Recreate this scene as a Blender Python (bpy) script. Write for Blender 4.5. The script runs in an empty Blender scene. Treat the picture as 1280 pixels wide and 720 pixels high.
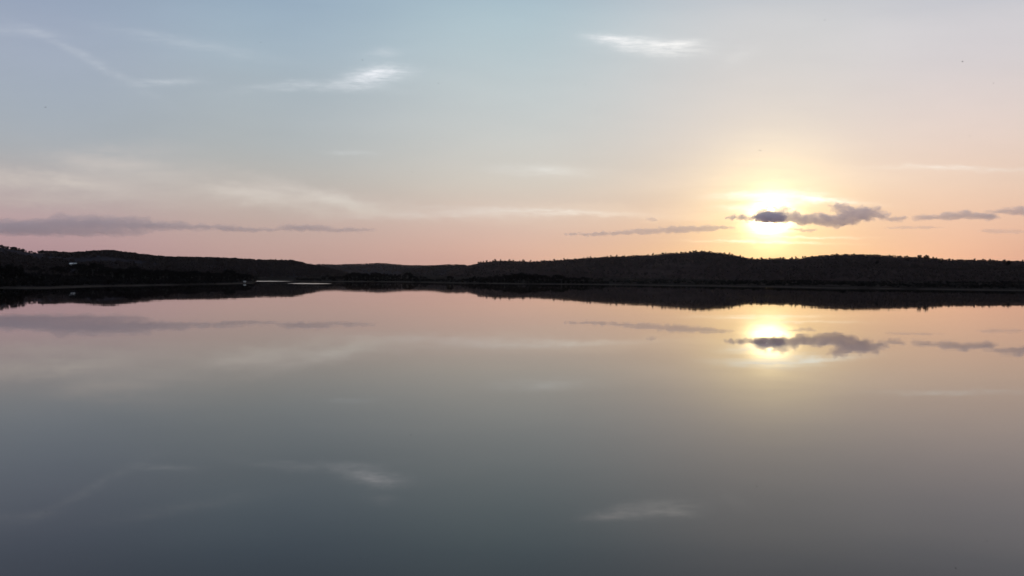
import bpy, bmesh, math, random
import numpy as np
from mathutils import Vector, Matrix, noise as mnoise

random.seed(7)
rng = np.random.default_rng(11)
S = bpy.context.scene
COL = S.collection
R = math.radians

# ------------------------------------------------------------------ camera
F = 1004.0            # focal length in pixels of a 1280 wide picture
EYE = 5.0             # metres above the water
PITCH, ROLL = R(-0.725), R(0.36)
CAMROT = Matrix.Rotation(R(90) + PITCH, 3, 'X') @ Matrix.Rotation(ROLL, 3, 'Z')
cam = bpy.data.cameras.new('camera'); camo = bpy.data.objects.new('camera', cam)
COL.objects.link(camo); S.camera = camo
cam.sensor_width = 36; cam.lens = 36 * F / 1280
cam.clip_start = 0.1; cam.clip_end = 200000
camo.matrix_world = Matrix.Translation((0, 0, EYE)) @ CAMROT.to_4x4()


def pdir(px, py):
    return (CAMROT @ Vector(((px - 640) / F, -(py - 360) / F, -1))).normalized()


def uv(px, py):
    d = pdir(px, py)
    return d.x / d.y, d.z / d.y


def at(px, py, depth):
    d = pdir(px, py)
    return Vector((d.x / d.y * depth, depth, EYE + d.z / d.y * depth))


SUN = pdir(963, 271)
SUN_EL = math.asin(SUN.z); SUN_AZ = math.atan2(SUN.x, SUN.y)


# ------------------------------------------------------------------ helpers
def tag(o, label=None, cat=None, group=None, kind=None):
    if label: o['label'] = label
    if cat: o['category'] = cat
    if group: o['group'] = group
    if kind: o['kind'] = kind
    return o


def link(name, me, mat=None, parent=None, loc=None):
    o = bpy.data.objects.new(name, me); COL.objects.link(o)
    if mat is not None and me is not None and not me.materials: me.materials.append(mat)
    if parent is not None: o.parent = parent
    if loc is not None: o.location = loc
    return o


def mesh(name, v, f, smooth=False):
    me = bpy.data.meshes.new(name)
    me.from_pydata([tuple(p) for p in v], [], [tuple(q) for q in f])
    if smooth:
        me.polygons.foreach_set('use_smooth', [True] * len(me.polygons))
    me.update()
    return me


def mesh_np(name, v, quads):
    """numpy vertices (n,3) and quads (m,4)"""
    me = bpy.data.meshes.new(name)
    n, m = len(v), len(quads)
    me.vertices.add(n); me.vertices.foreach_set('co', np.asarray(v, np.float32).ravel())
    me.loops.add(m * 4); me.loops.foreach_set('vertex_index', np.asarray(quads, np.int32).ravel())
    me.polygons.add(m)
    me.polygons.foreach_set('loop_start', np.arange(0, m * 4, 4, dtype=np.int32))
    me.polygons.foreach_set('loop_total', np.full(m, 4, np.int32))
    me.update(calc_edges=True)
    return me


def grid_quads(rows, cols):
    i = np.arange(rows * cols).reshape(rows, cols)
    return np.stack([i[:-1, :-1], i[:-1, 1:], i[1:, 1:], i[1:, :-1]], -1).reshape(-1, 4)


class X:
    """a value in a node tree, with arithmetic"""
    nt = None

    def __init__(s, sock): s.s = sock

    @staticmethod
    def m(op, *a, clamp=False):
        n = X.nt.nodes.new('ShaderNodeMath'); n.operation = op; n.use_clamp = clamp
        for i, q in enumerate(a):
            if isinstance(q, X): X.nt.links.new(q.s, n.inputs[i])
            else: n.inputs[i].default_value = q
        return X(n.outputs[0])

    def __add__(s, o): return X.m('ADD', s, o)
    __radd__ = __add__
    def __sub__(s, o): return X.m('SUBTRACT', s, o)
    def __rsub__(s, o): return X.m('SUBTRACT', o, s)
    def __mul__(s, o): return X.m('MULTIPLY', s, o)
    __rmul__ = __mul__
    def __truediv__(s, o): return X.m('DIVIDE', s, o)
    def __neg__(s): return X.m('MULTIPLY', s, -1.0)
    def exp(s): return X.m('EXPONENT', s)
    def sq(s): return X.m('MULTIPLY', s, s)


def smooth(x, a, b, lo=0.0, hi=1.0, kind='SMOOTHSTEP'):
    n = X.nt.nodes.new('ShaderNodeMapRange'); n.interpolation_type = kind
    X.nt.links.new(x.s, n.inputs[0])
    n.inputs[1].default_value = a; n.inputs[2].default_value = b
    n.inputs[3].default_value = lo; n.inputs[4].default_value = hi
    return X(n.outputs[0])


def vec(x, y, z):
    n = X.nt.nodes.new('ShaderNodeCombineXYZ')
    for i, q in enumerate((x, y, z)):
        if isinstance(q, X): X.nt.links.new(q.s, n.inputs[i])
        else: n.inputs[i].default_value = q
    return X(n.outputs[0])


def nz(v, scale, detail=4.0, rough=0.55, dist=0.0):
    n = X.nt.nodes.new('ShaderNodeTexNoise')
    X.nt.links.new(v.s, n.inputs['Vector'])
    n.inputs['Scale'].default_value = scale; n.inputs['Detail'].default_value = detail
    n.inputs['Roughness'].default_value = rough; n.inputs['Distortion'].default_value = dist
    return X(n.outputs[0])


def ramp(x, stops, interp='B_SPLINE'):
    n = X.nt.nodes.new('ShaderNodeValToRGB'); n.color_ramp.interpolation = interp
    X.nt.links.new(x.s, n.inputs[0])
    e = n.color_ramp.elements
    while len(e) > 1: e.remove(e[-1])
    for i, (p, c) in enumerate(stops):
        q = e[0] if i == 0 else e.new(p)
        q.position = p; q.color = (*c, 1)
    return X(n.outputs[0])


def mix(f, a, b):
    n = X.nt.nodes.new('ShaderNodeMix'); n.data_type = 'RGBA'; n.clamp_factor = True
    for sock, q in ((n.inputs[0], f), (n.inputs[6], a), (n.inputs[7], b)):
        if isinstance(q, X): X.nt.links.new(q.s, sock)
        elif isinstance(q, (int, float)): sock.default_value = q
        else: sock.default_value = (*q, 1)
    return X(n.outputs[2])


def addc(a, b):
    n = X.nt.nodes.new('ShaderNodeVectorMath'); n.operation = 'ADD'
    X.nt.links.new(a.s, n.inputs[0]); X.nt.links.new(b.s, n.inputs[1])
    return X(n.outputs[0])


def scalec(c, f):
    n = X.nt.nodes.new('ShaderNodeVectorMath'); n.operation = 'SCALE'
    if isinstance(c, X): X.nt.links.new(c.s, n.inputs[0])
    else: n.inputs[0].default_value = c
    if isinstance(f, X): X.nt.links.new(f.s, n.inputs[3])
    else: n.inputs[3].default_value = f
    return X(n.outputs[0])


# ------------------------------------------------------------------ sky
# columns: signed azimuth from the sun in degrees, then (sin elevation, linear colour) of the
# thin haze veil that lies over the clear Nishita sky
VEIL = [
#VEIL_BEGIN
    (-49.1, [(0.0046, (0.288, 0.174, 0.249)), (0.0327, (0.363, 0.183, 0.241)), (0.0623, (0.421, 0.244, 0.26)), (0.1043, (0.407, 0.32, 0.282)), (0.1375, (0.353, 0.335, 0.325)), (0.1863, (0.337, 0.348, 0.366)), (0.2338, (0.342, 0.353, 0.397)), (0.2795, (0.307, 0.33, 0.392)), (0.5, (0.2, 0.25, 0.32))]),
    (-35.0, [(0.007, (0.352, 0.206, 0.248)), (0.0383, (0.413, 0.222, 0.234)), (0.0714, (0.451, 0.283, 0.244)), (0.1089, (0.445, 0.348, 0.276)), (0.1551, (0.392, 0.371, 0.327)), (0.2266, (0.359, 0.381, 0.373)), (0.2696, (0.334, 0.386, 0.407)), (0.3109, (0.308, 0.371, 0.415)), (0.5, (0.2, 0.25, 0.32))]),
    (-18.4, [(0.0092, (0.312, 0.162, 0.226)), (0.037, (0.467, 0.217, 0.223)), (0.0766, (0.539, 0.336, 0.268)), (0.1158, (0.537, 0.43, 0.327)), (0.1734, (0.507, 0.467, 0.394)), (0.2383, (0.467, 0.488, 0.444)), (0.2828, (0.425, 0.484, 0.464)), (0.3255, (0.388, 0.475, 0.475)), (0.5, (0.2, 0.25, 0.32))]),
    (-0.1, [(0.0107, (0.004, 0.004, 0.084)), (0.0372, (0.184, 0.031, 0.07)), (0.0749, (0.412, 0.195, 0.131)), (0.1123, (0.499, 0.337, 0.242)), (0.1674, (0.541, 0.436, 0.36)), (0.2296, (0.553, 0.492, 0.427)), (0.2723, (0.557, 0.516, 0.464)), (0.3135, (0.549, 0.523, 0.479)), (0.5, (0.2, 0.25, 0.32))]),
    (12.6, [(0.0112, (0.301, 0.111, 0.174)), (0.0352, (0.495, 0.192, 0.175)), (0.0693, (0.617, 0.307, 0.208)), (0.1033, (0.673, 0.407, 0.263)), (0.1534, (0.678, 0.484, 0.37)), (0.2103, (0.627, 0.51, 0.441)), (0.2498, (0.591, 0.518, 0.477)), (0.2879, (0.576, 0.521, 0.481)), (0.5, (0.2, 0.25, 0.32))]),
    (75.0, [(0.0046, (0.288, 0.174, 0.249)), (0.0327, (0.363, 0.183, 0.241)), (0.0623, (0.421, 0.244, 0.26)), (0.1043, (0.407, 0.32, 0.282)), (0.1375, (0.353, 0.335, 0.325)), (0.1863, (0.337, 0.348, 0.366)), (0.2338, (0.342, 0.353, 0.397)), (0.2795, (0.307, 0.33, 0.392)), (0.5, (0.2, 0.25, 0.32))]),
#VEIL_END
]
GLOW = [(4.2, 1.2, (1.0, 0.80, 0.42)), (0.50, 4.1, (0.80, 0.65, 0.22)), (0.16, 8.0, (0.9, 0.55, 0.16))]   # strength, angular width, colour
CIRRUS = [  # px, py, half length, half width, slope angle (deg, clockwise), bend, strength
    (30, 40, 46, 6, 4, 0.0006, .11), (112, 74, 74, 5.5, 27, -0.0004, .16), (205, 103, 40, 4, -1, 0.0, .25),
    (235, 54, 95, 7, 10, 0.0, .13), (395, 107, 85, 5, 0, -0.0006, .24), (470, 94, 38, 9.5, -8, -0.0012, .80),
    (484, 91, 26, 5, -10, -0.001, .3), (478, 67, 24, 6, -4, 0.0, .22), (768, 50, 30, 4.5, 7, 0.0, .8), (820, 59, 52, 9.5, 3, 0.0006, .72),
    (850, 55, 26, 4, -8, 0.0, .4), (925, 70, 22, 9, -20, 0.0, .14), (1198, 211, 80, 3, 1, 0.0, .36), (440, 191, 26, 3, 0, 0.0, .2),
    (680, 214, 60, 7, 2, 0.0, .22), (945, 243, 50, 5, -3, 0.0, .7), (992, 248, 45, 6, 2, 0.0, .8), (935, 262, 30, 3, 4, 0, .5), (1030, 250, 50, 3, 5, 0, .5),
    (960, 303, 70, 1.6, 1, 0.0, .6), (1000, 297, 60, 1.6, 0, 0.0, .5), (690, 265, 120, 3, 2, 0.0, .25), (600, 268, 140, 5, -1, 0, .18),
]
VEILS = [  # broad soft banks
    (45, 225, 130, 15, 5, .75), (170, 210, 90, 14, 9, .62), (330, 243, 90, 12, 5, .7), (380, 238, 80, 8, 14, .6), (150, 192, 90, 11, -6, .22), (500, 264, 180, 10, 3, .25),
    (1000, 225, 200, 14, -2, .14), (760, 262, 220, 9, 1, .18), (60, 250, 140, 9, 2, .35),
]


def build_sky():
    w = bpy.data.worlds.new('World'); S.world = w; w.use_nodes = True
    nt = w.node_tree; X.nt = nt
    bg = nt.nodes['Background']; out = nt.nodes['World Output']
    sk = nt.nodes.new('ShaderNodeTexSky'); sk.sky_type = 'NISHITA'; sk.sun_disc = False
    sk.sun_elevation = SUN_EL; sk.sun_rotation = SUN_AZ
    sk.air_density = 1.0; sk.dust_density = 0.3; sk.ozone_density = 4.0
    nt.links.new(sk.outputs[0], bg.inputs[0]); bg.inputs[1].default_value = 0.05
    tc = nt.nodes.new('ShaderNodeTexCoord')
    nv = nt.nodes.new('ShaderNodeVectorMath'); nv.operation = 'NORMALIZE'
    nt.links.new(tc.outputs['Generated'], nv.inputs[0])
    sp = nt.nodes.new('ShaderNodeSeparateXYZ'); nt.links.new(nv.outputs[0], sp.inputs[0])
    dx, dy, dz = (X(o) for o in sp.outputs)
    # azimuth measured from the sun
    c, s = math.cos(SUN_AZ), math.sin(SUN_AZ)
    az = X.m('ARCTAN2', dx * c - dy * s, dx * s + dy * c) * (180 / math.pi)
    e = X.m('MAXIMUM', dz, 0.0) * 2.0
    e = X.m('MINIMUM', e, 1.0)
    col = None; prev = None
    for a, stops in VEIL:
        rc = ramp(e, [(p * 2, c_) for p, c_ in stops])
        col = rc if col is None else mix(smooth(az, prev, a), col, rc)
        prev = a
    # aureole of the low sun
    dt = nt.nodes.new('ShaderNodeVectorMath'); dt.operation = 'DOT_PRODUCT'
    nt.links.new(nv.outputs[0], dt.inputs[0]); dt.inputs[1].default_value = SUN
    th = X.m('ARCCOSINE', X.m('MINIMUM', X(dt.outputs['Value']), 0.9999999)) * (180 / math.pi)
    az_ = az * 0.09; el_ = X.m('ARCSINE', dz) * (180 / math.pi)
    streak = smooth(nz(vec(az_, el_ * 0.9, 3.0), 2.0, 5, .62, .4), .32, .66, .45, 1.5, 'LINEAR')   # thin bars of cirrus before the bright patch
    for k, wd, gc in GLOW:
        g_ = (-(th / wd).sq()).exp() * k
        col = addc(col, scalec(gc, g_ * streak if wd < 3 else (g_ * smooth(streak, .2, 1.3, .82, 1.12, 'LINEAR') if wd < 6 else g_)))
    col = addc(col, scalec((1.0, 0.85, 0.6), smooth(th, 0.22, 0.32, 20.0, 0.0)))
    # high cirrus, laid out on the sky in front of the lake
    yy = X.m('MAXIMUM', dy, 0.05)
    U = dx / yy * F; V = dz / yy * F
    P = vec(U * 0.01, V * 0.01, 0.0)
    wu = (nz(P, 1.3, 5, .6) - 0.5) * 26.0; wv = (nz(vec(U * 0.01 + 7.3, V * 0.03, 2.0), 1.1, 6, .62) - 0.5) * 15.0
    wu = wu + (nz(vec(U * 0.05, V * 0.09, 5.0), 1.0, 5, .65) - 0.5) * 16.0; wv = wv + (nz(vec(U * 0.04, V * 0.08, 8.0), 1.0, 6, .68) - 0.5) * 13.0
    fine = nz(vec(U * 0.012, V * 0.075, 4.0), 2.6, 6, .62, .3)
    fin = smooth(fine, 0.28, 0.72, 0.15, 1.35, 'LINEAR')
    front = smooth(dy, 0.1, 0.3)

    def band(px, py, a, b, ang, bend, kx=1.0):
        u0, v0 = uv(px, py); u0 *= F; v0 *= F
        ca, sa = math.cos(R(-ang)), math.sin(R(-ang))
        du = U + wu * kx - u0; dv = V + wv * kx - v0
        t = du * ca + dv * sa; n = dv * ca - du * sa
        if bend: n = n + t.sq() * (-bend)
        return (-((t / a).sq() + (n / b).sq())).exp()
    d = None
    for px, py, a, b, ang, bend, k in CIRRUS:
        q = band(px, py, a, b, ang, bend, .75 if b < 12 else 1) * k
        d = q if d is None else d + q
    d = X.m('MULTIPLY', d * fin, front, clamp=True)
    d2 = None
    soft = smooth(nz(vec(U * 0.004, V * 0.02, 9.0), 2.2, 6, .6, .4), 0.3, 0.7, 0.25, 1.2, 'LINEAR')
    for px, py, a, b, ang, k in VEILS:
        q = band(px, py, a, b, ang, 0, 1.6) * k
        d2 = q if d2 is None else d2 + q
    d2 = X.m('MULTIPLY', d2 * soft, front, clamp=True)
    near = smooth(th, 3.0, 24.0, 1.0, 0.0)
    ccol = mix(near, (0.80, 0.78, 0.76), (1.0, 0.92, 0.78))
    vcol = mix(near, (0.60, 0.485, 0.41), (1.0, 0.74, 0.50))
    # the clear sky below shows less where cloud covers it
    col = mix(d2, col, vcol)
    col = mix(d, col, ccol)
    # very faint large mottling of the haze
    mot = smooth(nz(vec(U * 0.003, V * 0.012, 1.0), 1.6, 5, .55), 0.25, 0.75, 0.965, 1.035, 'LINEAR')
    col = scalec(col, mot)
    bg2 = nt.nodes.new('ShaderNodeBackground'); nt.links.new(col.s, bg2.inputs[0]); bg2.inputs[1].default_value = 1.0
    ad = nt.nodes.new('ShaderNodeAddShader')
    nt.links.new(bg.outputs[0], ad.inputs[0]); nt.links.new(bg2.outputs[0], ad.inputs[1])
    nt.links.new(ad.outputs[0], out.inputs[0])
    w.cycles.sampling_method = 'MANUAL'; w.cycles.sample_map_resolution = 2048


build_sky()
sun = bpy.data.lights.new('sun', 'SUN'); sun.energy = 0.5; sun.angle = R(0.53); sun.color = (1.0, 0.72, 0.45)
suno = bpy.data.objects.new('sun', sun); COL.objects.link(suno)
suno.rotation_euler = SUN.to_track_quat('Z', 'Y').to_euler()
suno.location = (0, 0, 60)


# ------------------------------------------------------------------ materials
def mat(name):
    m = bpy.data.materials.new(name); m.use_nodes = True
    X.nt = m.node_tree
    return m, m.node_tree, m.node_tree.nodes['Principled BSDF']


def objco(nt):
    n = nt.nodes.new('ShaderNodeTexCoord'); return X(n.outputs['Object'])


def pos(nt):
    n = nt.nodes.new('ShaderNodeNewGeometry'); return X(n.outputs['Position'])


def stretch(v, sx, sy, sz):
    n = X.nt.nodes.new('ShaderNodeMapping'); X.nt.links.new(v.s, n.inputs[0])
    n.inputs['Scale'].default_value = (sx, sy, sz); return X(n.outputs[0])


def hill_material(name, scrub, grass, lo, hi, scale):
    m, nt, b = mat(name)
    p = pos(nt)
    k = smooth(nz(stretch(p, 1, .45, 2.0), scale, 7, .62), lo, hi)
    k2 = smooth(nz(p, scale * 9, 4, .6), .35, .65)
    c = mix(k, scrub, grass)
    c = mix(k2 * .5, c, tuple(q * .6 for q in scrub))
    nt.links.new(c.s, b.inputs['Base Color']); b.inputs['Roughness'].default_value = .95
    b.inputs['Specular IOR Level'].default_value = 0
    return m


M_HILL_WOOD = hill_material('wooded hillside', (.030, .026, .031), (.042, .036, .042), .52, .72, .006)
M_HILL_OPEN = hill_material('dotted pasture hillside', (.034, .024, .023), (.055, .039, .036), .42, .74, .007)


def shore_material():
    m, nt, b = mat('shore earth and dry grass')
    p = pos(nt)
    sp = nt.nodes.new('ShaderNodeSeparateXYZ'); nt.links.new(p.s, sp.inputs[0])
    z = X(sp.outputs[2])
    n1 = nz(stretch(p, 1, .6, 1), .03, 6, .6); n2 = nz(p, .5, 5, .6)
    c = mix(smooth(n1, .4, .65), (.022, .018, .016), (.036, .029, .025))
    c = mix(smooth(n2, .4, .7) * .5, c, (.018, .016, .014))
    band = smooth(z + (n1 - .5) * .5, .15, .62, 1.0, 0.0)
    c = mix(band * smooth(n1, .32, .55), c, (.055, .044, .038))      # drawdown margin of dry mud
    nt.links.new(c.s, b.inputs['Base Color']); b.inputs['Roughness'].default_value = .95
    b.inputs['Specular IOR Level'].default_value = 0
    return m


M_SHORE = shore_material()


def water_material(name, rough, ripple):
    m, nt, b = mat(name)
    b.inputs['Base Color'].default_value = (.006, .0035, .003, 1)
    b.inputs['IOR'].default_value = 1.33
    b.inputs['Specular Tint'].default_value = (1, .87, .86, 1)
    p = pos(nt)
    h = nz(stretch(p, .05, .09, 1), 1.0, 3, .5) * 0.45 + nz(stretch(p, .45, .8, 1), 1.0, 3, .55) * 0.03
    bp = nt.nodes.new('ShaderNodeBump'); bp.inputs['Distance'].default_value = ripple; bp.inputs['Strength'].default_value = 1
    nt.links.new(h.s, bp.inputs['Height']); nt.links.new(bp.outputs[0], b.inputs['Normal'])
    if rough > .1:
        b.inputs['Roughness'].default_value = rough
    else:
        k = smooth(nz(stretch(p, .004, .012, 1), 1.0, 4, .55), .35, .7, rough * .8, rough * 1.35)
        nt.links.new(k.s, b.inputs['Roughness'])
    return m


M_WATER = water_material('still lake water', .018, .016)
M_RUFFLED = water_material('wind ruffled water', .2, .03)


def leaf_material(name, dark, light):
    m, nt, b = mat(name)
    oi = nt.nodes.new('ShaderNodeObjectInfo')
    c = mix(nz(pos(nt), .9, 3, .6), dark, light)
    c = mix(X(oi.outputs['Random']) * .5, c, tuple(q * .65 for q in dark))
    nt.links.new(c.s, b.inputs['Base Color']); b.inputs['Roughness'].default_value = .8
    b.inputs['Specular IOR Level'].default_value = 0
    return m


M_LEAF = leaf_material('dark oak foliage', (.012, .0112, .0112), (.025, .0222, .0205))
M_WOODS = leaf_material('far woodland foliage', (.034, .027, .027), (.060, .048, .045))
M_BARK = mat('grey bark')[0]
b_ = M_BARK.node_tree.nodes['Principled BSDF']
c_ = mix(nz(stretch(objco(X.nt), 1, 1, .3), 6, 5, .6), (.012, .011, .010), (.026, .023, .020))
X.nt.links.new(c_.s, b_.inputs['Base Color']); b_.inputs['Roughness'].default_value = .9


def plain(name, a, b2, scale, rough=.7):
    m, nt, b = mat(name)
    c = mix(nz(objco(nt), scale, 5, .6), a, b2)
    nt.links.new(c.s, b.inputs['Base Color']); b.inputs['Roughness'].default_value = rough
    return m


M_WHITE = plain('whitewashed wall', (.74, .73, .70), (.82, .81, .79), 1.2)
M_LIME = plain('grey limewashed wall', (.40, .39, .37), (.5, .49, .47), 1.2)
M_TILE = plain('weathered clay tile', (.16, .08, .055), (.26, .14, .09), 3)
M_DOOR = plain('dark painted timber', (.03, .035, .03), (.05, .05, .045), 4)
M_GLASS = plain('dark window glass', (.02, .022, .025), (.03, .03, .035), 2, .1)
M_BIRD = plain('dark plumage', (.018, .017, .018), (.03, .028, .028), 20)
M_BANK = plain('stony bank', (.10, .09, .075), (.2, .18, .15), .8, .95)


# ------------------------------------------------------------------ low clouds, real volumes far beyond the hills
def cloud_material(density, colour, g):
    m = bpy.data.materials.new('cloud vapour'); m.use_nodes = True; nt = m.node_tree
    nt.nodes.remove(nt.nodes['Principled BSDF'])
    pv = nt.nodes.new('ShaderNodeVolumePrincipled')
    pv.inputs['Color'].default_value = (*colour, 1); pv.inputs['Density'].default_value = density
    pv.inputs['Anisotropy'].default_value = g
    nt.links.new(pv.outputs[0], nt.nodes['Material Output'].inputs['Volume'])
    return m


def cloud(blobs, depth, thick, density, label, colour=(1.0, .93, .96), rag=.5, grain=90.0, voxel=22.0, g=.55, crisp=True):
    """one closed lumpy body of vapour from overlapping ellipsoids (px, py, half width, half height in picture pixels)"""
    bm = bmesh.new(); k = depth / F
    mid = at(sum(b[0] for b in blobs) / len(blobs), sum(b[1] for b in blobs) / len(blobs), depth)
    for px, py, rx, ry in blobs:
        c = at(px, py, depth) - mid
        M_ = Matrix.Translation(c + Vector((0, random.uniform(-.2, .2) * thick, 0))) @ Matrix.Rotation(math.asin(pdir(px, py).z), 4, 'X') @ Matrix.Diagonal((rx * k, thick * (.5 + .5 * min(1, ry / 8)), ry * k, 1))
        sv_ = bmesh.ops.create_icosphere(bm, subdivisions=3, radius=1)['verts']
        for q in sv_:      # crisp clouds are deep right up to their edges
            q.co.y = math.copysign(abs(q.co.y) ** (.3 if crisp else 1), q.co.y)
            q.co = M_ @ q.co
    me = bpy.data.meshes.new('cloud'); bm.to_mesh(me); bm.free()
    o = link('cloud_source', me)
    rm = o.modifiers.new('remesh', 'REMESH'); rm.mode = 'VOXEL'; rm.voxel_size = voxel
    dg = bpy.context.evaluated_depsgraph_get()
    out = bpy.data.meshes.new_from_object(o.evaluated_get(dg)); bpy.data.objects.remove(o)
    normals = [vt.normal.copy() for vt in out.vertices]
    for vt, nrm in zip(out.vertices, normals):
        p = vt.co; q = Vector((p.x / grain / 1.6, p.y / grain / (9 if crisp else 2.5), p.z / grain))
        w = mnoise.fractal(q, .75, 2.0, 5)
        vt.co = p + Vector((nrm.x * 1.8, nrm.y, nrm.z)) * (w * grain * rag)
    out.update()
    o = link('cloud_source', out)       # joined again, so no fold of the surface cuts another
    rm = o.modifiers.new('remesh', 'REMESH'); rm.mode = 'VOXEL'; rm.voxel_size = voxel * .8
    dg = bpy.context.evaluated_depsgraph_get()
    out = bpy.data.meshes.new_from_object(o.evaluated_get(dg)); bpy.data.objects.remove(o)
    # keep the body and drop crumbs that came off it
    bm = bmesh.new(); bm.from_mesh(out); todo = set(bm.verts); parts = []
    while todo:
        st = [todo.pop()]; isl = [st[0]]
        while st:
            for e in st.pop().link_edges:
                for w_ in e.verts:
                    if w_ in todo: todo.discard(w_); st.append(w_); isl.append(w_)
        parts.append(isl)
    parts.sort(key=len)
    bmesh.ops.delete(bm, geom=[w_ for p_ in parts[:-1] if len(p_) < 60 for w_ in p_], context='VERTS')
    bm.to_mesh(out); bm.free()
    out.name = 'cloud'; out.materials.clear()
    c = link('cloud', out, cloud_material(density, colour, g), loc=mid)
    return tag(c, label, 'cloud')


WARM = (1.0, .93, .96)
cloud([(918, 271, 11, 2.6), (933, 272.5, 13, 3.4), (948, 272, 10, 3), (953, 266, 6, 4.5), (958, 264, 5, 4), (964, 271, 14, 5.5), (972, 267, 7, 5), (980, 263, 11, 3.2), (987, 271.5, 20, 7), (1012, 275, 30, 6), (1042, 275, 30, 7.5), (1066, 268, 17, 9.5),
       (1080, 268, 15, 8.5), (1051, 259, 9, 4), (1094, 264, 6, 4)], 16000, 300, .0036, 'large ragged purple grey cloud lying across the sun', WARM, rag=1.5, grain=60, voxel=14)
cloud([(960, 272, 8, 4.5), (963, 271.5, 10, 7), (970, 272, 8, 4)], 15000, 700, .0075, 'dense extra puff of cloud added before the sun to block its disc', WARM, rag=.9, grain=40, voxel=11, g=.7)  # added core, thickened so the sun lamp's disc stays out of the water reflection
cloud([(1104, 270, 7, 3.5), (1118, 274, 12, 2.8)], 16000, 250, .0032, 'small torn purple wisp just right of the cloud across the sun', WARM, rag=1.6, grain=50, voxel=13)
cloud([(1176, 271.5, 30, 2.6), (1205, 269, 30, 4), (1235, 270, 15, 2.6)], 17000, 400, .0024, 'flat purple cloud streak over the right hill', WARM, rag=1.2, grain=70)
cloud([(1262, 265, 26, 2), (1272, 262, 16, 2.4), (1290, 266, 26, 4.5)], 17500, 400, .0024, 'purple cloud cut off by the right edge of the sky', WARM, rag=1.2, grain=70)
cloud([(742, 293, 40, 1.6), (782, 291, 40, 1.8), (822, 288.5, 44, 2.4), (860, 286, 40, 3), (893, 284, 26, 2)], 17000, 420, .0018, 'long thin purple streak left of the sun', WARM, rag=.9, grain=60, voxel=18)
cloud([(816, 274, 6, 2.4)], 16500, 180, .0022, 'tiny puff of cloud above the long streak left of the sun', WARM, rag=1.2, grain=40, voxel=12)
cloud([(997, 286.5, 9, 1.4), (1007, 288, 10, 1.8)], 16000, 200, .003, 'small dark sliver of cloud below the cloud across the sun', WARM, rag=1.0, grain=40, voxel=12)
cloud([(1150, 284, 30, 1.3), (1125, 285, 20, 1.0)], 16800, 250, .0016, 'faint thin streak of cloud below the flat streak over the right hill', WARM, rag=.8, grain=50, voxel=13)
cloud([(1255, 289, 30, 2.2)], 17200, 300, .0012, 'faint short streak of cloud low at the right edge of the sky', WARM, rag=1.0, grain=60, voxel=16)
MAUVE = (1.0, .92, .96)
cloud([(-60, 285, 100, 8), (30, 283, 90, 7.5), (110, 280, 100, 7.5), (190, 282, 55, 5), (70, 290, 130, 5), (225, 283, 36, 3.4), (262, 284, 44, 2.4), (150, 274, 40, 2.2), (95, 270, 30, 1.8)], 18000, 900, .00090,
      'wide soft mauve cloud bank low over the left hill', MAUVE, rag=.75, grain=130, voxel=24, crisp=False)
cloud([(312, 287, 46, 2.0), (380, 284.5, 36, 3.8), (425, 287, 46, 2.2)], 18000, 500, .0015, 'mauve cloud streak right of the bank over the left hill', MAUVE, rag=.8, grain=80, voxel=20, crisp=False)

# ------------------------------------------------------------------ the land
def curve(pts, dpy=0.0):
    a = np.array([uv(x, y + dpy) for x, y in pts]); return a[:, 0], a[:, 1]


# waterline of the far shore, as seen from the bank
SHORE = [(-400, 372), (-150, 364), (0, 360.2), (60, 360.2), (110, 358.3), (200, 356.5), (270, 355.2), (316, 354.0), (322, 350.9),
         (366, 350.7), (376, 351.6), (420, 351.9), (500, 352.4), (560, 353.6), (640, 354.8), (740, 355.6), (840, 356.8), (960, 358.4),
         (1040, 360), (1160, 361.6), (1280, 363.2), (1450, 367), (1700, 374)]
su, sv = curve(SHORE)
sd = EYE / -sv


def shore_depth(U):
    return np.interp(U, su, sd)


def fbm(x, y, seed, octaves=4, gain=.55):
    """value noise, vectorised"""
    x = np.asarray(x, float); y = np.asarray(y, float)
    tot = np.zeros(np.broadcast(x, y).shape); amp = 1.0; norm = 0
    for o in range(octaves):
        xi = np.floor(x).astype(np.int64); yi = np.floor(y).astype(np.int64)
        fx = x - xi; fy = y - yi; fx = fx * fx * (3 - 2 * fx); fy = fy * fy * (3 - 2 * fy)

        def h(i, j):
            n = (i * 374761393 + j * 668265263 + (seed + o) * 1442695041) & 0x7fffffff
            n = ((n ^ (n >> 13)) * 1274126177) & 0x7fffffff
            return ((n ^ (n >> 16)) & 0xffff) / 65535.0
        v = (h(xi, yi) * (1 - fx) + h(xi + 1, yi) * fx) * (1 - fy) + (h(xi, yi + 1) * (1 - fx) + h(xi + 1, yi + 1) * fx) * fy
        tot = tot + v * amp; norm += amp; amp *= gain; x = x * 2.03 + 11.7; y = y * 2.03 + 5.1
    return tot / norm - .5


def low_z(U, d):
    U = np.asarray(U, float); d = np.asarray(d, float)
    x = U * d
    s = d - shore_depth(U) + fbm(x / 18, d / 60, 3) * 14
    z = np.where(s < 0, np.maximum(s * .06, -2.5), np.minimum(s * .07, .55))
    up = np.clip(s - 8, 0, None)
    z = z + 11.5 * (1 - np.exp(-up / 900.0)) + np.clip(up / 60, 0, 1) * fbm(x / 90, d / 140, 5) * 1.8
    return z


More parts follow.
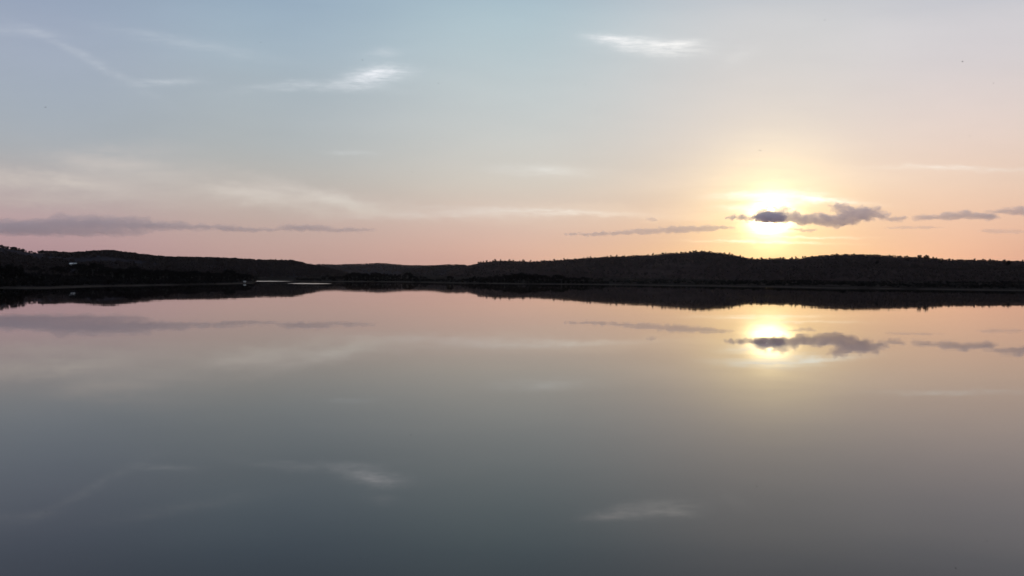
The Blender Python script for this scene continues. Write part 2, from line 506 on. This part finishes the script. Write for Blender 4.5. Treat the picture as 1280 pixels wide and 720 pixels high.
ua = np.arange(-520, 1800, 2.0); Ucols = (ua - 640) / F
srow = np.array([-90, -40, -16, -6, -2, 0, 2, 4, 7, 11, 16, 24, 36, 52, 75, 105, 145, 200, 270, 360, 480, 650, 900, 1250, 1800, 2600, 4500, 9000, 16000, 26000])
D = shore_depth(Ucols)[None, :] + srow[:, None]
UU = np.broadcast_to(Ucols[None, :], D.shape)
Z = low_z(UU, D)
me = mesh_np('shore_land', np.stack([UU * D, D, Z], -1).reshape(-1, 3), grid_quads(*D.shape))
me.polygons.foreach_set('use_smooth', [True] * len(me.polygons))
tag(link('shore_land', me, M_SHORE), 'dark low shore of dry grass and mud along the far side of the lake', 'shore', kind='structure')

# lake bed and country beyond, one sheet to the horizon
n = 96
v = [(0, 0, -3.5)] + [(30000 * math.cos(i / n * 2 * math.pi), 30000 * math.sin(i / n * 2 * math.pi), -3.5) for i in range(n)]
tag(link('ground', mesh('ground', v, [(0, i + 1, (i + 1) % n + 1) for i in range(n)]), M_SHORE), 'ground sheet under the lake and the land out to the horizon', 'ground', kind='structure')

v = [(-2200, -300, 0), (2200, -300, 0), (2200, 1500, 0), (-2200, 1500, 0)]
tag(link('water', mesh('water', v, [(0, 1, 2, 3)]), M_WATER), 'glassy lake mirroring the sunset sky and the dark hills', 'lake', kind='structure')


def ruffled(pts, zoff):
    vs = []
    for x, y in pts:
        U, V = uv(x, y); d = EYE / -V; vs.append((U * d, d, zoff))
    return mesh('water_ruffled', vs, [tuple(range(len(vs)))])


tag(link('water_ruffled', ruffled([(318, 352.0), (345, 352.0), (362, 351.65), (364, 351.45), (340, 351.0), (318, 351.0)], .004), M_RUFFLED),
    'bright wind ruffled strip of water in the inlet just past the wooded point', 'water', kind='structure')
tag(link('water_ruffled', ruffled([(358, 354.3), (375, 355.0), (395, 355.1), (411, 354.9), (415, 354.5), (400, 354.0), (375, 353.7)], .004), M_RUFFLED),
    'bright wind ruffled strip of water, the nearer and right-hand one off the inlet', 'water', kind='structure')

# bank the picture is taken from
bx = np.linspace(-300, 300, 61); prof = [(9.5, -1.5), (7.5, -.3), (5, .6), (2.5, 2.0), (.6, 3.15), (-.6, 3.4), (-6, 3.5), (-60, 3.8), (-400, 4.5)]
v = np.array([[(x, y + fbm(x / 5, j, 9) * .6, z + fbm(x / 2.5, j * 3.1, 8) * .3) for x in bx] for j, (y, z) in enumerate(prof)])
tag(link('bank', mesh_np('bank', v.reshape(-1, 3), grid_quads(len(prof), 61)), M_BANK), 'stony bank under the viewpoint', 'bank', kind='structure')


# hills -------------------------------------------------------------
class Hill:
    def __init__(s, name, crest, depth, u0, u1, material, label, foot, seed, dpy, rough=.05):
        s.cu, s.cv = curve(crest, dpy)
        s.du = np.array([uv(x, 347)[0] for x, _ in depth]); s.dd = np.array([q for _, q in depth])
        s.foot = foot; s.seed = seed; s.rough = rough
        s.U = (np.arange(u0, u1, 2.0) - 640) / F
        t = np.concatenate([np.linspace(0, .9, 22), [.94, .97, 1.0, 1.03, 1.08, 1.2, 1.4, 1.8]])
        T = t[:, None]; UU = s.U[None, :]
        D = s.depth(UU, T); Zz = s.z(UU, T)
        me = mesh_np(name, np.stack([UU * D, D, Zz], -1).reshape(-1, 3), grid_quads(*D.shape))
        me.polygons.foreach_set('use_smooth', [True] * len(me.polygons))
        s.o = tag(link(name, me, material), label, 'hill', kind='structure')

    def crest_d(s, U): return np.interp(U, s.du, s.dd)

    def depth(s, U, T):
        fo = shore_depth(U) + s.foot
        return fo + (s.crest_d(U) - fo) * T

    def z(s, U, T):
        T = np.asarray(T, float); U = np.asarray(U, float)
        zc = EYE + np.interp(U, s.cu, s.cv) * s.crest_d(U)
        a = np.clip(T, 0, 1); sm = a * a * (3 - 2 * a)
        shp = np.where(T <= 1, .35 * a + .65 * sm, 1 - 1.1 * (T - 1) ** 1.3)
        d = s.depth(U, T)
        gul = fbm(U * d / 170, d / 260, s.seed) * zc * 2 * s.rough * 4 * a * (1 - a)
        return -3 + (zc + 3) * shp + gul


HILL_L = Hill('hill', [(-520, 300), (-300, 292), (-150, 300), (-60, 304), (0, 308), (20, 311), (40, 315), (62, 315.5), (90, 317), (110, 315.5), (135, 314), (155, 316),
               (175, 318.5), (195, 321), (215, 322), (250, 322.5), (290, 323.5), (320, 325), (365, 325.5), (380, 329), (400, 333), (430, 340), (470, 352), (560, 358)],
              [(-520, 1500), (0, 1600), (380, 2100), (560, 2200)], -520, 560, M_HILL_WOOD, 'dark wooded hill with a long saddle behind the left shore', 150, 21, 1.6)
HILL_F = Hill('hill', [(250, 352), (330, 342), (380, 333), (400, 330.8), (420, 331.5), (450, 330.5), (475, 329.5), (490, 330.5), (505, 332), (530, 332.5), (550, 332), (575, 334), (620, 343), (680, 354)],
              [(250, 4600), (680, 5000)], 250, 680, M_HILL_WOOD, 'low faraway hill in the gap at the centre of the skyline', 900, 33, .6)
HILL_M = Hill('hill', [(440, 352), (500, 341), (530, 334.5), (552, 332), (560, 331.2), (580, 331.6), (600, 334), (640, 346), (680, 354)],
              [(440, 3300), (680, 3400)], 440, 680, M_HILL_WOOD, 'small rounded hill between the faraway gap and the long middle hill', 600, 35, .8)
HILL_C = Hill('hill', [(520, 352), (560, 338), (577, 333), (590, 330.5), (600, 327.5), (620, 326), (640, 326), (670, 326.5), (700, 325), (730, 323), (760, 321), (800, 319.5), (830, 317.5), (860, 315.2),
               (880, 314.5), (900, 316.5), (920, 319.5), (932, 322), (950, 325), (980, 333), (1040, 350)],
              [(520, 2500), (880, 2300), (1040, 2300)], 520, 1040, M_HILL_OPEN, 'long open hill with its summit left of the sun', 250, 41, 1.2, .07)
HILL_R = Hill('hill', [(860, 348), (900, 332), (925, 324.5), (935, 323), (960, 323), (1000, 322.5), (1020, 320), (1040, 318.5), (1060, 318), (1100, 319), (1130, 321), (1160, 322.5), (1180, 324.5), (1220, 325.5),
               (1280, 327), (1400, 330), (1600, 326), (1800, 322)],
              [(860, 2000), (1060, 1900), (1280, 1700), (1800, 1500)], 860, 1800, M_HILL_OPEN, 'broad dotted hill under and to the right of the sun', 150, 57, 1.3, .07)


# ------------------------------------------------------------------ trees
def tube(v, f, pts, rad, sides=6):
    base = len(v)
    for i, (p, r) in enumerate(zip(pts, rad)):
        t = (pts[min(i + 1, len(pts) - 1)] - pts[max(i - 1, 0)]).normalized()
        a = t.orthogonal().normalized(); b = t.cross(a)
        for k in range(sides):
            q = 2 * math.pi * k / sides
            v.append(p + (a * math.cos(q) + b * math.sin(q)) * r)
    for i in range(len(pts) - 1):
        for k in range(sides):
            k2 = (k + 1) % sides
            f.append((base + i * sides + k, base + i * sides + k2, base + (i + 1) * sides + k2, base + (i + 1) * sides + k))
    f.append(tuple(base + (len(pts) - 1) * sides + k for k in range(sides)))


def leaves(centres, radii, per, size, flat=.8):
    """leaf sprays as small quads on and inside the given clumps"""
    cs = np.repeat(np.array(centres), per, 0); rs = np.repeat(np.array(radii), per)
    d = rng.normal(size=(len(cs), 3)); d /= np.linalg.norm(d, axis=1, keepdims=True)
    p = cs + d * (rs * rng.uniform(.35, 1.08, len(cs)))[:, None] * np.array([1, 1, flat])
    a = rng.normal(size=p.shape); a /= np.linalg.norm(a, axis=1, keepdims=True)
    b = np.cross(a, rng.normal(size=p.shape)); b /= np.linalg.norm(b, axis=1, keepdims=True)
    sz = (size * rng.uniform(.5, 1.25, len(p)))[:, None]
    q = np.stack([p - a * sz, p + b * sz * .7, p + a * sz, p - b * sz * .7], 1)
    return q.reshape(-1, 3)


def tree_meshes(seed, spread, trunk_h, height, clumps=26, per=70, size=.24):
    """unit tree about `height` tall: (trunk mesh, crown mesh)"""
    rnd = random.Random(seed)
    v, f = [], []
    lean = Vector((rnd.uniform(-.12, .12), rnd.uniform(-.12, .12), 1)).normalized()
    top = lean * trunk_h
    tube(v, f, [Vector((0, 0, -.4)), Vector((0, 0, .15)), top * .55, top, top + lean * (height - trunk_h) * .55], [.30, .24, .18, .15, .05], 8)
    cen, rad = [], []
    for k in range(clumps):
        a = k * 2.39996 + rnd.uniform(-.5, .5)
        hgt = rnd.random() ** .8
        zz = trunk_h * .95 + hgt * (height - trunk_h - .5)
        prof = math.sqrt(max(.05, 1 - ((hgt - .35) / .72) ** 2))
        rr = spread * prof * rnd.uniform(.35, .95)
        c = Vector((math.cos(a) * rr, math.sin(a) * rr, zz)); cen.append(tuple(c)); rad.append(rnd.uniform(.45, .95) * spread * .34)
        if k % 3 == 0:
            st = top * rnd.uniform(.7, 1.1); mid = st.lerp(c, .5) + Vector((0, 0, .2))
            tube(v, f, [st, mid, c], [.09, .06, .02], 5)
    tr = mesh('trunk', v, f, True)
    q = leaves(cen, rad, per, size)
    cr = mesh_np('crown', q, np.arange(len(q)).reshape(-1, 4))
    tr.materials.append(M_BARK); cr.materials.append(M_LEAF)
    return tr, cr


PROTO = [tree_meshes(1, 3.6, 1.9, 6.8), tree_meshes(2, 4.4, 1.7, 6.4, 34), tree_meshes(3, 2.6, 2.2, 8.0), tree_meshes(4, 3.2, 1.2, 5.4), tree_meshes(5, 5.0, 2.2, 7.4, 40)]
PHEIGHT = [6.8, 6.4, 8.0, 5.4, 7.4]


def shrub_mesh(seed):
    rnd = random.Random(seed); cen, rad = [], []
    for k in range(11):
        a = rnd.uniform(0, 6.28); r = rnd.uniform(0, 1.5)
        cen.append((math.cos(a) * r, math.sin(a) * r * .8, rnd.uniform(.4, 1.3))); rad.append(rnd.uniform(.5, .85))
    q = leaves(cen, rad, 45, .2)
    q[:, 2] = np.maximum(q[:, 2], -.2)
    me = mesh_np('shrub', q, np.arange(len(q)).reshape(-1, 4)); me.materials.append(M_LEAF)
    return me


SHRUBS = [shrub_mesh(s) for s in (31, 32, 33)]


def small_tree_mesh(seed):
    rnd = random.Random(seed); cen, rad = [], []
    for k in range(12):
        a = rnd.uniform(0, 6.28); r = rnd.uniform(.2, 2.1)
        cen.append((math.cos(a) * r, math.sin(a) * r, rnd.uniform(.9, 4.5))); rad.append(rnd.uniform(.7, 1.3))
    q = leaves(cen, rad, 28, .42)
    v, f = [], []
    tube(v, f, [Vector((0, 0, -1)), Vector((0, 0, 1.2)), Vector((.1, 0, 3.4))], [.3, .22, .1], 6)
    me = bpy.data.meshes.new('tree')
    nb = len(q)
    allv = [tuple(p) for p in q] + [tuple(p) for p in v]
    allf = [tuple(range(i, i + 4)) for i in range(0, nb, 4)] + [tuple(i + nb for i in t) for t in f]
    me.from_pydata(allv, [], allf); me.materials.append(M_LEAF); me.materials.append(M_BARK)
    for p in me.polygons[nb // 4:]: p.material_index = 1
    return me


FAR_TREES = [small_tree_mesh(s) for s in (61, 62, 63, 64)]
count = [0]


def tree(px, depth, h, label, group=None, kind=None, wide=1.0, name='tree'):
    """a tree with trunk and crown standing on the low shore land"""
    U = uv(px, 348)[0]
    z = float(low_z(U, depth))
    k = random.randrange(5) if kind is None else kind
    t = link(name, None, loc=(U * depth, depth, z - .05))
    s = h / PHEIGHT[k]
    t.scale = (s * wide, s * wide, s); t.rotation_euler = (0, 0, random.uniform(0, 6.28))
    link('trunk', PROTO[k][0], parent=t); link('crown', PROTO[k][1], parent=t)
    count[0] += 1
    return tag(t, label, 'tree', group)


def shrub(px, depth, h, label, group=None, wide=1.0):
    U = uv(px, 348)[0]
    o = link('shrub', random.choice(SHRUBS), loc=(U * depth, depth, float(low_z(U, depth)) - .1))
    s = h / 2.0; o.scale = (s * wide * random.uniform(.9, 1.3), s * wide, s); o.rotation_euler = (0, 0, random.uniform(0, 6.28))
    count[0] += 1
    return tag(o, label, 'shrub', group)


def hill_tree(hill, px, T, h, label, group=None):
    U = uv(px, 335)[0]
    d = float(hill.depth(U, T)); z = float(hill.z(U, T))
    o = link('tree', random.choice(FAR_TREES), loc=(U * d, d, z - .06 * h))
    s = h / 5.4; o.scale = (s * random.uniform(.85, 1.35), s, s); o.rotation_euler = (0, 0, random.uniform(0, 6.28))
    count[0] += 1
    return tag(o, label, 'tree', group)


def find_T(hill, px, py):
    U, V = uv(px, py)
    ts = np.linspace(.05, 1, 400); el = (hill.z(U, ts) - EYE) / hill.depth(U, ts)
    return float(ts[np.argmax(el >= V)])


# --- the left shore, from the edge of the picture to the wooded point
A = 'tall near tree in the dark clump at the far left edge of the lake'
for px, d, h in [(-16, 390, 9), (-6, 400, 8.4), (4, 395, 8.6), (12, 405, 9.2), (20, 410, 8.2), (27, 420, 6.0)]:
    tree(px, d, h, A, 'trees of the clump at the far left edge')
A = 'low round tree on the shore right of the far left clump'
for px, d, h in [(34, 400, 4.2), (42, 410, 4.8), (50, 405, 5.2), (57, 415, 4.2)]:
    tree(px, d, h, A, 'low trees right of the far left clump')
tree(68, 440, 3.8, 'single small dark bush-like tree standing apart on the pale left shore', kind=3)
A = 'dark tree in the scattered line below the left hill, left of the white house'
for px, d, h in [(36, 720, 7), (44, 730, 8), (52, 700, 6), (64, 690, 7), (72, 700, 8.5), (80, 690, 8), (87, 720, 6)]:
    tree(px, d, h, A, 'scattered trees left of the white house')
tree(96.5, 640, 10.5, 'dark tree hiding the right end of the white house', kind=1)
A = 'big spreading tree in the tall clump right of the white house'
for px, d, h in [(102, 660, 9.2), (109, 640, 10.2), (116, 630, 11.5), (123, 650, 11), (130, 660, 8.6)]:
    tree(px, d, h, A, 'tall clump right of the white house')
A = 'broad dark tree in the belt along the middle of the left shore'
for i in range(16):
    px = 140 + i * 4.6
    tree(px, 520 + random.uniform(-35, 60), random.uniform(6.8, 9.2) - abs(px - 168) * .02, A, 'tree belt of the left shore')
A = 'dark tree in the lower belt running out to the tip of the wooded point'
for i in range(20):
    px = 214 + i * 5.1
    d = 560 + i * 6 + random.uniform(-25, 50)
    tree(px, d, max(3.6, random.uniform(5.6, 7.6) - i * .09), A, 'tree belt of the wooded point')
tree(286, 640, 8.6, 'taller rounded tree rising above the belt near the tip of the wooded point', kind=1)

# --- the shore across the inlet and the middle
A = 'dark tree in the wood behind the inlet, left of the lone shore tree'
for i in range(25):
    px = 404 + i * 5.3
    d = float(shore_depth(uv(px, 348)[0])) + random.uniform(20, 110)
    hh = 4.5 if px < 432 else (7.8 if px < 512 else 5.2)
    tree(px, d, hh * random.uniform(.85, 1.2), A, 'wood behind the inlet')
tree(562.5, float(shore_depth(uv(562.5, 348)[0])) + 14, 6.0, 'lone round dark tree standing at the waterline near the middle of the far shore', kind=1, wide=1.05)
shrub(572, float(shore_depth(uv(572, 348)[0])) + 8, 2.4, 'small round shrub just right of the lone shore tree')
A = 'low dark tree in the rising shore belt right of the lone shore tree'
for i in range(15):
    px = 579 + i * 4.7
    d = float(shore_depth(uv(px, 348)[0])) + random.uniform(20, 90)
    tree(px, d, (3.4 + i * .30) * random.uniform(.85, 1.15), A, 'rising shore belt right of the lone tree')
A = 'dark tree in the shore wood at the foot of the long middle hill'
for i in range(20):
    px = 648 + i * 5.4
    d = float(shore_depth(uv(px, 348)[0])) + random.uniform(20, 110)
    tree(px, d, (8.2 - i * .24) * random.uniform(.85, 1.15), A, 'shore wood at the foot of the middle hill')

# --- right side
A = 'low shrub in the dark hedge-like line along the right shore'
for i in range(34):
    px = 800 + i * 14.6 + random.uniform(-4, 4)
    d = float(shore_depth(uv(px, 348)[0])) + random.uniform(30, 75)
    shrub(px, d, random.uniform(1.6, 2.9), A, 'shrubs along the right shore', 1.5)
for px, T, h, lab in [(1150, .80, 10, 'left tree of the dark pair high on the right hill slope'), (1158, .80, 11.5, 'right and larger tree of the dark pair high on the right hill slope'),
                      (1134, .66, 8, 'dark tree on the right hill slope, left of and below the dark pair'), (1175, .66, 9, 'dark tree on the right hill slope, right of and below the dark pair'),
                      (1260, .66, 12, 'big dark tree on the slope near the right end of the right hill'), (1096, .55, 7, 'small dark tree alone lower on the slope under the summit of the right hill')]:
    hill_tree(HILL_R, px, T, h, lab)

# --- crests
A = 'tiny tree in the ragged row along the crest of the long middle hill'
px = 598.0
while px < 934:
    if not (720 < px < 726 or 772 < px < 778):
        hill_tree(HILL_C, px, random.uniform(.992, 1.004), random.uniform(5.6, 9.4), A, 'crest trees of the middle hill')
    px += random.choice((random.uniform(2.6, 5), random.uniform(5, 13)))
for px, h, lab in [(828, 7.5, 'small upright tree sticking out of the skyline midway up the middle hill'), (869, 8, 'tree at the left end of the summit of the middle hill'),
                   (905, 8.5, 'broad flat tree on the right shoulder of the middle hill near the sun')]:
    hill_tree(HILL_C, px, 1.0, h, lab)
A = 'tiny tree in the ragged row along the crest of the hill under the sun'
px = 940.0
while px < 1284:
    hill_tree(HILL_R, px, random.uniform(.992, 1.004), random.uniform(4.4, 7.6), A, 'crest trees of the right hill')
    px += random.choice((random.uniform(2.6, 5), random.uniform(5, 13)))
hill_tree(HILL_R, 1119, 1.0, 5.2, 'left of two taller trees that break the crest of the right hill')
hill_tree(HILL_R, 1124, 1.0, 5.0, 'right of two taller trees that break the crest of the right hill')
A = 'tiny tree on the wooded skyline of the left hill'
px = 4.0
while px < 378:
    hill_tree(HILL_L, px, random.uniform(.98, 1.0), random.uniform(4.6, 7.4), A, 'skyline trees of the left hill')
    px += random.uniform(7, 13)
print('trees and shrubs:', count[0])


# --- woodland and scrub nobody could count, one object for each stretch of country
def scatter(name, pts, label, cat, hmin, hmax, per, material, rise=.55):
    """pts (n,3): bases; every clump is a handful of leaf sprays"""
    pts = np.asarray(pts); n = len(pts)
    h = rng.uniform(hmin, hmax, n)
    c = np.repeat(pts, per, 0); hh = np.repeat(h, per)
    d = rng.normal(size=(len(c), 3)); d /= np.linalg.norm(d, axis=1, keepdims=True)
    r = rng.uniform(.3, 1.0, len(c)) ** .6
    p = c + d * (hh * r)[:, None] * np.array([.58, .58, .45]) + np.stack([0 * hh, 0 * hh, hh * rise], -1)
    a = rng.normal(size=p.shape); a /= np.linalg.norm(a, axis=1, keepdims=True)
    b = np.cross(a, rng.normal(size=p.shape)); b /= np.linalg.norm(b, axis=1, keepdims=True)
    sz = (hh * rng.uniform(.13, .30, len(p)))[:, None]
    q = np.stack([p - a * sz, p + b * sz * .8, p + a * sz, p - b * sz * .8], 1).reshape(-1, 3)
    me = mesh_np(name, q, np.arange(len(q)).reshape(-1, 4))
    return tag(link(name, me, material), label, cat, kind='stuff')


def crest_points(hill, n, px0, px1, t0=.95, t1=1.03):
    U = (rng.uniform(px0, px1, n) - 640) / F
    T = rng.uniform(t0, t1, n); d = hill.depth(U, T)
    return np.stack([U * d, d, hill.z(U, T) - .5], -1)


def hill_points(hill, n, px0, px1, t0, t1, keep, seed, scale=200):
    U = (rng.uniform(px0, px1, n) - 640) / F
    T = t0 + (t1 - t0) * rng.random(n) ** .85
    d = hill.depth(U, T); z = hill.z(U, T)
    k = fbm(U * d / scale, d / scale, seed) > keep
    if hill is HILL_L:      # the clearing in front of the farmhouse
        hu = uv(91, 332)[0]; ht = find_T(HILL_L, 91.5, 332.0)
        k &= ~((np.abs(U - hu) < 6 / F) & (T > ht - .22) & (T < ht + .03))
    return np.stack([U * d, d, z - .2], -1)[k]


scatter('woodland', hill_points(HILL_L, 7000, -60, 450, .12, 1.0, -.10, 71), 'dense dark woodland covering the left hill', 'woodland', 3.2, 6.2, 22, M_WOODS)
scatter('woodland', hill_points(HILL_F, 2600, 340, 640, .3, 1.0, -.4, 72, 400), 'woodland on the low faraway hill at the centre', 'woodland', 5, 8, 14, M_WOODS)
scatter('woodland', hill_points(HILL_M, 2200, 470, 660, .1, 1.0, -.4, 74, 400), 'woodland on the small rounded hill beside the faraway gap', 'woodland', 4, 7, 14, M_WOODS)
scatter('woodland', np.concatenate([hill_points(HILL_C, 4200, 560, 960, .10, .99, -.06, 73), crest_points(HILL_C, 420, 580, 950)]), 'scattered oak scrub dotting the long middle hill', 'woodland', 1.8, 3.9, 20, M_WOODS)
scatter('woodland', np.concatenate([hill_points(HILL_R, 4600, 920, 1340, .10, .99, -.06, 75), crest_points(HILL_R, 520, 925, 1320)]), 'scattered oak scrub dotting the hill under the sun', 'woodland', 1.7, 3.6, 20, M_WOODS)


def low_points(n, px0, px1, s0, s1, keep, seed):
    U = (rng.uniform(px0, px1, n) - 640) / F
    d = shore_depth(U) + rng.uniform(s0, s1, n)
    z = low_z(U, d)
    k = (fbm(U * d / 40, d / 40, seed) > keep) & (z > .35)
    return np.stack([U * d, d, z - .1], -1)[k]


scatter('undergrowth', np.concatenate([low_points(2200, -60, 322, 14, 330, -.08, 81), low_points(700, -60, 300, 7, 40, -.12, 84)]), 'dark undergrowth between the trees of the left shore', 'undergrowth', .9, 2.6, 20, M_LEAF, .4)
scatter('undergrowth', low_points(1300, 370, 760, 10, 130, -.05, 82), 'dark undergrowth along the middle of the far shore', 'undergrowth', .9, 2.6, 20, M_LEAF, .4)
scatter('undergrowth', low_points(2600, 760, 1330, 16, 300, -.06, 83), 'sparse undergrowth behind the right shore', 'undergrowth', .8, 2.2, 18, M_LEAF, .4)


# ------------------------------------------------------------------ small buildings
def box(v, f, x0, x1, y0, y1, z0, z1):
    b = len(v)
    v += [(x0, y0, z0), (x1, y0, z0), (x1, y1, z0), (x0, y1, z0), (x0, y0, z1), (x1, y0, z1), (x1, y1, z1), (x0, y1, z1)]
    f += [tuple(b + i for i in q) for q in ((0, 3, 2, 1), (4, 5, 6, 7), (0, 1, 5, 4), (1, 2, 6, 5), (2, 3, 7, 6), (3, 0, 4, 7))]


def house(loc, w, dp, h, rise, rot, label, name, openings, roofmat):
    t = link(name, None, loc=loc); t.rotation_euler = (0, 0, rot)
    # walls with gables at both ends
    v = [(-w / 2, -dp / 2, -1), (w / 2, -dp / 2, -1), (w / 2, dp / 2, -1), (-w / 2, dp / 2, -1), (-w / 2, -dp / 2, h), (w / 2, -dp / 2, h), (w / 2, dp / 2, h), (-w / 2, dp / 2, h),
         (-w / 2, 0, h + rise), (w / 2, 0, h + rise)]
    f = [(0, 1, 5, 4), (1, 2, 6, 9, 5), (2, 3, 7, 6), (3, 0, 4, 8, 7), (4, 5, 9, 8), (6, 7, 8, 9), (3, 2, 1, 0)]
    link('wall', mesh('wall', v, f), roofmat, t)
    o = .3; v = []; f = []
    k = rise / (dp / 2)
    for sgn in (-1, 1):
        b = len(v); yo = sgn * (dp / 2 + o); ze = h - o * k
        v += [(-w / 2 - o, yo, ze + .05), (w / 2 + o, yo, ze + .05), (w / 2 + o, 0, h + rise + .05), (-w / 2 - o, 0, h + rise + .05),
              (-w / 2 - o, yo, ze + .2), (w / 2 + o, yo, ze + .2), (w / 2 + o, 0, h + rise + .2), (-w / 2 - o, 0, h + rise + .2)]
        f += [tuple(b + i for i in q) for q in ((0, 3, 2, 1), (4, 5, 6, 7), (0, 1, 5, 4), (1, 2, 6, 5), (3, 0, 4, 7), (2, 3, 7, 6))]
    link('roof', mesh('roof', v, f), roofmat, t)
    for kind, x, z0, ww, hh in openings:
        v, f = [], []; box(v, f, x - ww / 2, x + ww / 2, -dp / 2 - .03, -dp / 2 + .1, z0, z0 + hh)
        link(kind, mesh(kind, v, f), M_DOOR if kind == 'door' else M_GLASS, t)
    return tag(t, label, 'house' if w > 5 else 'hut')


def on_hill(hill, px, T):
    U = uv(px, 335)[0]; d = float(hill.depth(U, T)); return Vector((U * d, d, float(hill.z(U, T))))


house(on_hill(HILL_L, 91.5, find_T(HILL_L, 91.5, 332.0)), 7.2, 5, 2.1, .9, R(9), 'small white farmhouse on the dark slope of the left hill', 'house',
      [('door', -.4, 0, .9, 1.8), ('window', -2.3, .8, .7, .7), ('window', 1.8, .8, .7, .7)], M_WHITE)
U306 = uv(306, 348)[0]; d306 = float(shore_depth(U306)) + 9
house(Vector((U306 * d306, d306, float(low_z(U306, d306)))), 1.0, 1.0, .6, .25, R(-4), 'tiny white hut among the dark trees near the tip of the wooded point', 'hut', [('door', .2, 0, .35, .5)], M_LIME)


# ------------------------------------------------------------------ birds, specks over the lake
def bird_mesh():
    pts = [((0, -.10, 0), .012), ((0, -.02, 0), .028), ((0, .05, .004), .030), ((0, .09, .012), .022), ((0, .125, .008), .005),
           ((-.07, .05, .022), .014), ((-.15, .02, .03), .008), ((.07, .05, .022), .014), ((.15, .02, .03), .008), ((-.025, -.17, 0), .006), ((.025, -.17, 0), .006)]
    ed = [(0, 1), (1, 2), (2, 3), (3, 4), (2, 5), (5, 6), (2, 7), (7, 8), (0, 9), (0, 10)]
    me = bpy.data.meshes.new('bird'); me.from_pydata([p for p, _ in pts], ed, [])
    o = link('bird_source', me)
    md = o.modifiers.new('skin', 'SKIN')
    for i, (_, r) in enumerate(pts):
        wing = i in (5, 6, 7, 8)
        me.skin_vertices[0].data[i].radius = (r * (1.8 if wing else 1), r * (.5 if wing else 1))
        me.skin_vertices[0].data[i].use_root = i == 2
    o.modifiers.new('sub', 'SUBSURF').levels = 1
    dg = bpy.context.evaluated_depsgraph_get()
    out = bpy.data.meshes.new_from_object(o.evaluated_get(dg))
    bpy.data.objects.remove(o)
    out.name = 'bird'; out.materials.clear(); out.materials.append(M_BIRD)
    return out


BIRD = bird_mesh()
for px, py, d, lab in [(57, 134, 190, 'tiny dark bird at the left, alone below the slanting wisp'), (326, 53, 230, 'tiny dark bird high in the sky, left of the bright comma-shaped wisp'),
                       (453, 75, 200, 'tiny dark bird just above the bright comma-shaped wisp'), (548, 104, 240, 'tiny dark bird right of the comma-shaped wisp, lower than it'),
                       (515, 215, 250, 'tiny dark bird low in the open sky near the centre'), (950, 188, 170, 'tiny dark bird straight above the sun'),
                       (732, 106, 260, 'tiny dark bird below the white wisp right of centre'), (1031, 25, 230, 'tiny dark bird near the top of the sky above and right of the sun'),
                       (1203, 77, 190, 'tiny dark bird in the upper right sky, upper one of two'), (1242, 104, 210, 'tiny dark bird in the upper right sky, lower one of two'),
                       (1212, 170, 240, 'tiny dark bird over the right hill, above the thin pale streak')]:
    o = link('bird', BIRD, loc=at(px, py, d * .6)); o.rotation_euler = (random.uniform(-.2, .2), random.uniform(-.5, .5), random.uniform(0, 6.28))
    tag(o, lab, 'bird', 'birds over the lake')


# ------------------------------------------------------------------ the evening air over the lake
HAZE = 9e-6
v, f = [], []; box(v, f, -31000, 31000, -31000, 31000, -4.6, 170)
hz = bpy.data.materials.new('evening haze'); hz.use_nodes = True
hz.node_tree.nodes.remove(hz.node_tree.nodes['Principled BSDF'])
pv = hz.node_tree.nodes.new('ShaderNodeVolumePrincipled'); pv.inputs['Color'].default_value = (1.0, .93, .95, 1)
pv.inputs['Density'].default_value = HAZE; pv.inputs['Anisotropy'].default_value = .66
hz.node_tree.links.new(pv.outputs[0], hz.node_tree.nodes['Material Output'].inputs['Volume'])
if HAZE: tag(link('haze', mesh('haze', v, f), hz), 'thin evening haze over the lake and the hills', 'haze', kind='stuff')

# ------------------------------------------------------------------ render settings
S.view_settings.view_transform = 'Standard'; S.view_settings.look = 'None'
S.view_settings.exposure = 0; S.view_settings.gamma = 1; S.view_settings.use_curve_mapping = False
S.render.engine = 'CYCLES'
cy = S.cycles
cy.use_denoising = True
cy.max_bounces = 14; cy.diffuse_bounces = 3; cy.glossy_bounces = 3; cy.volume_bounces = 12; cy.transparent_max_bounces = 8
cy.sample_clamp_indirect = 12
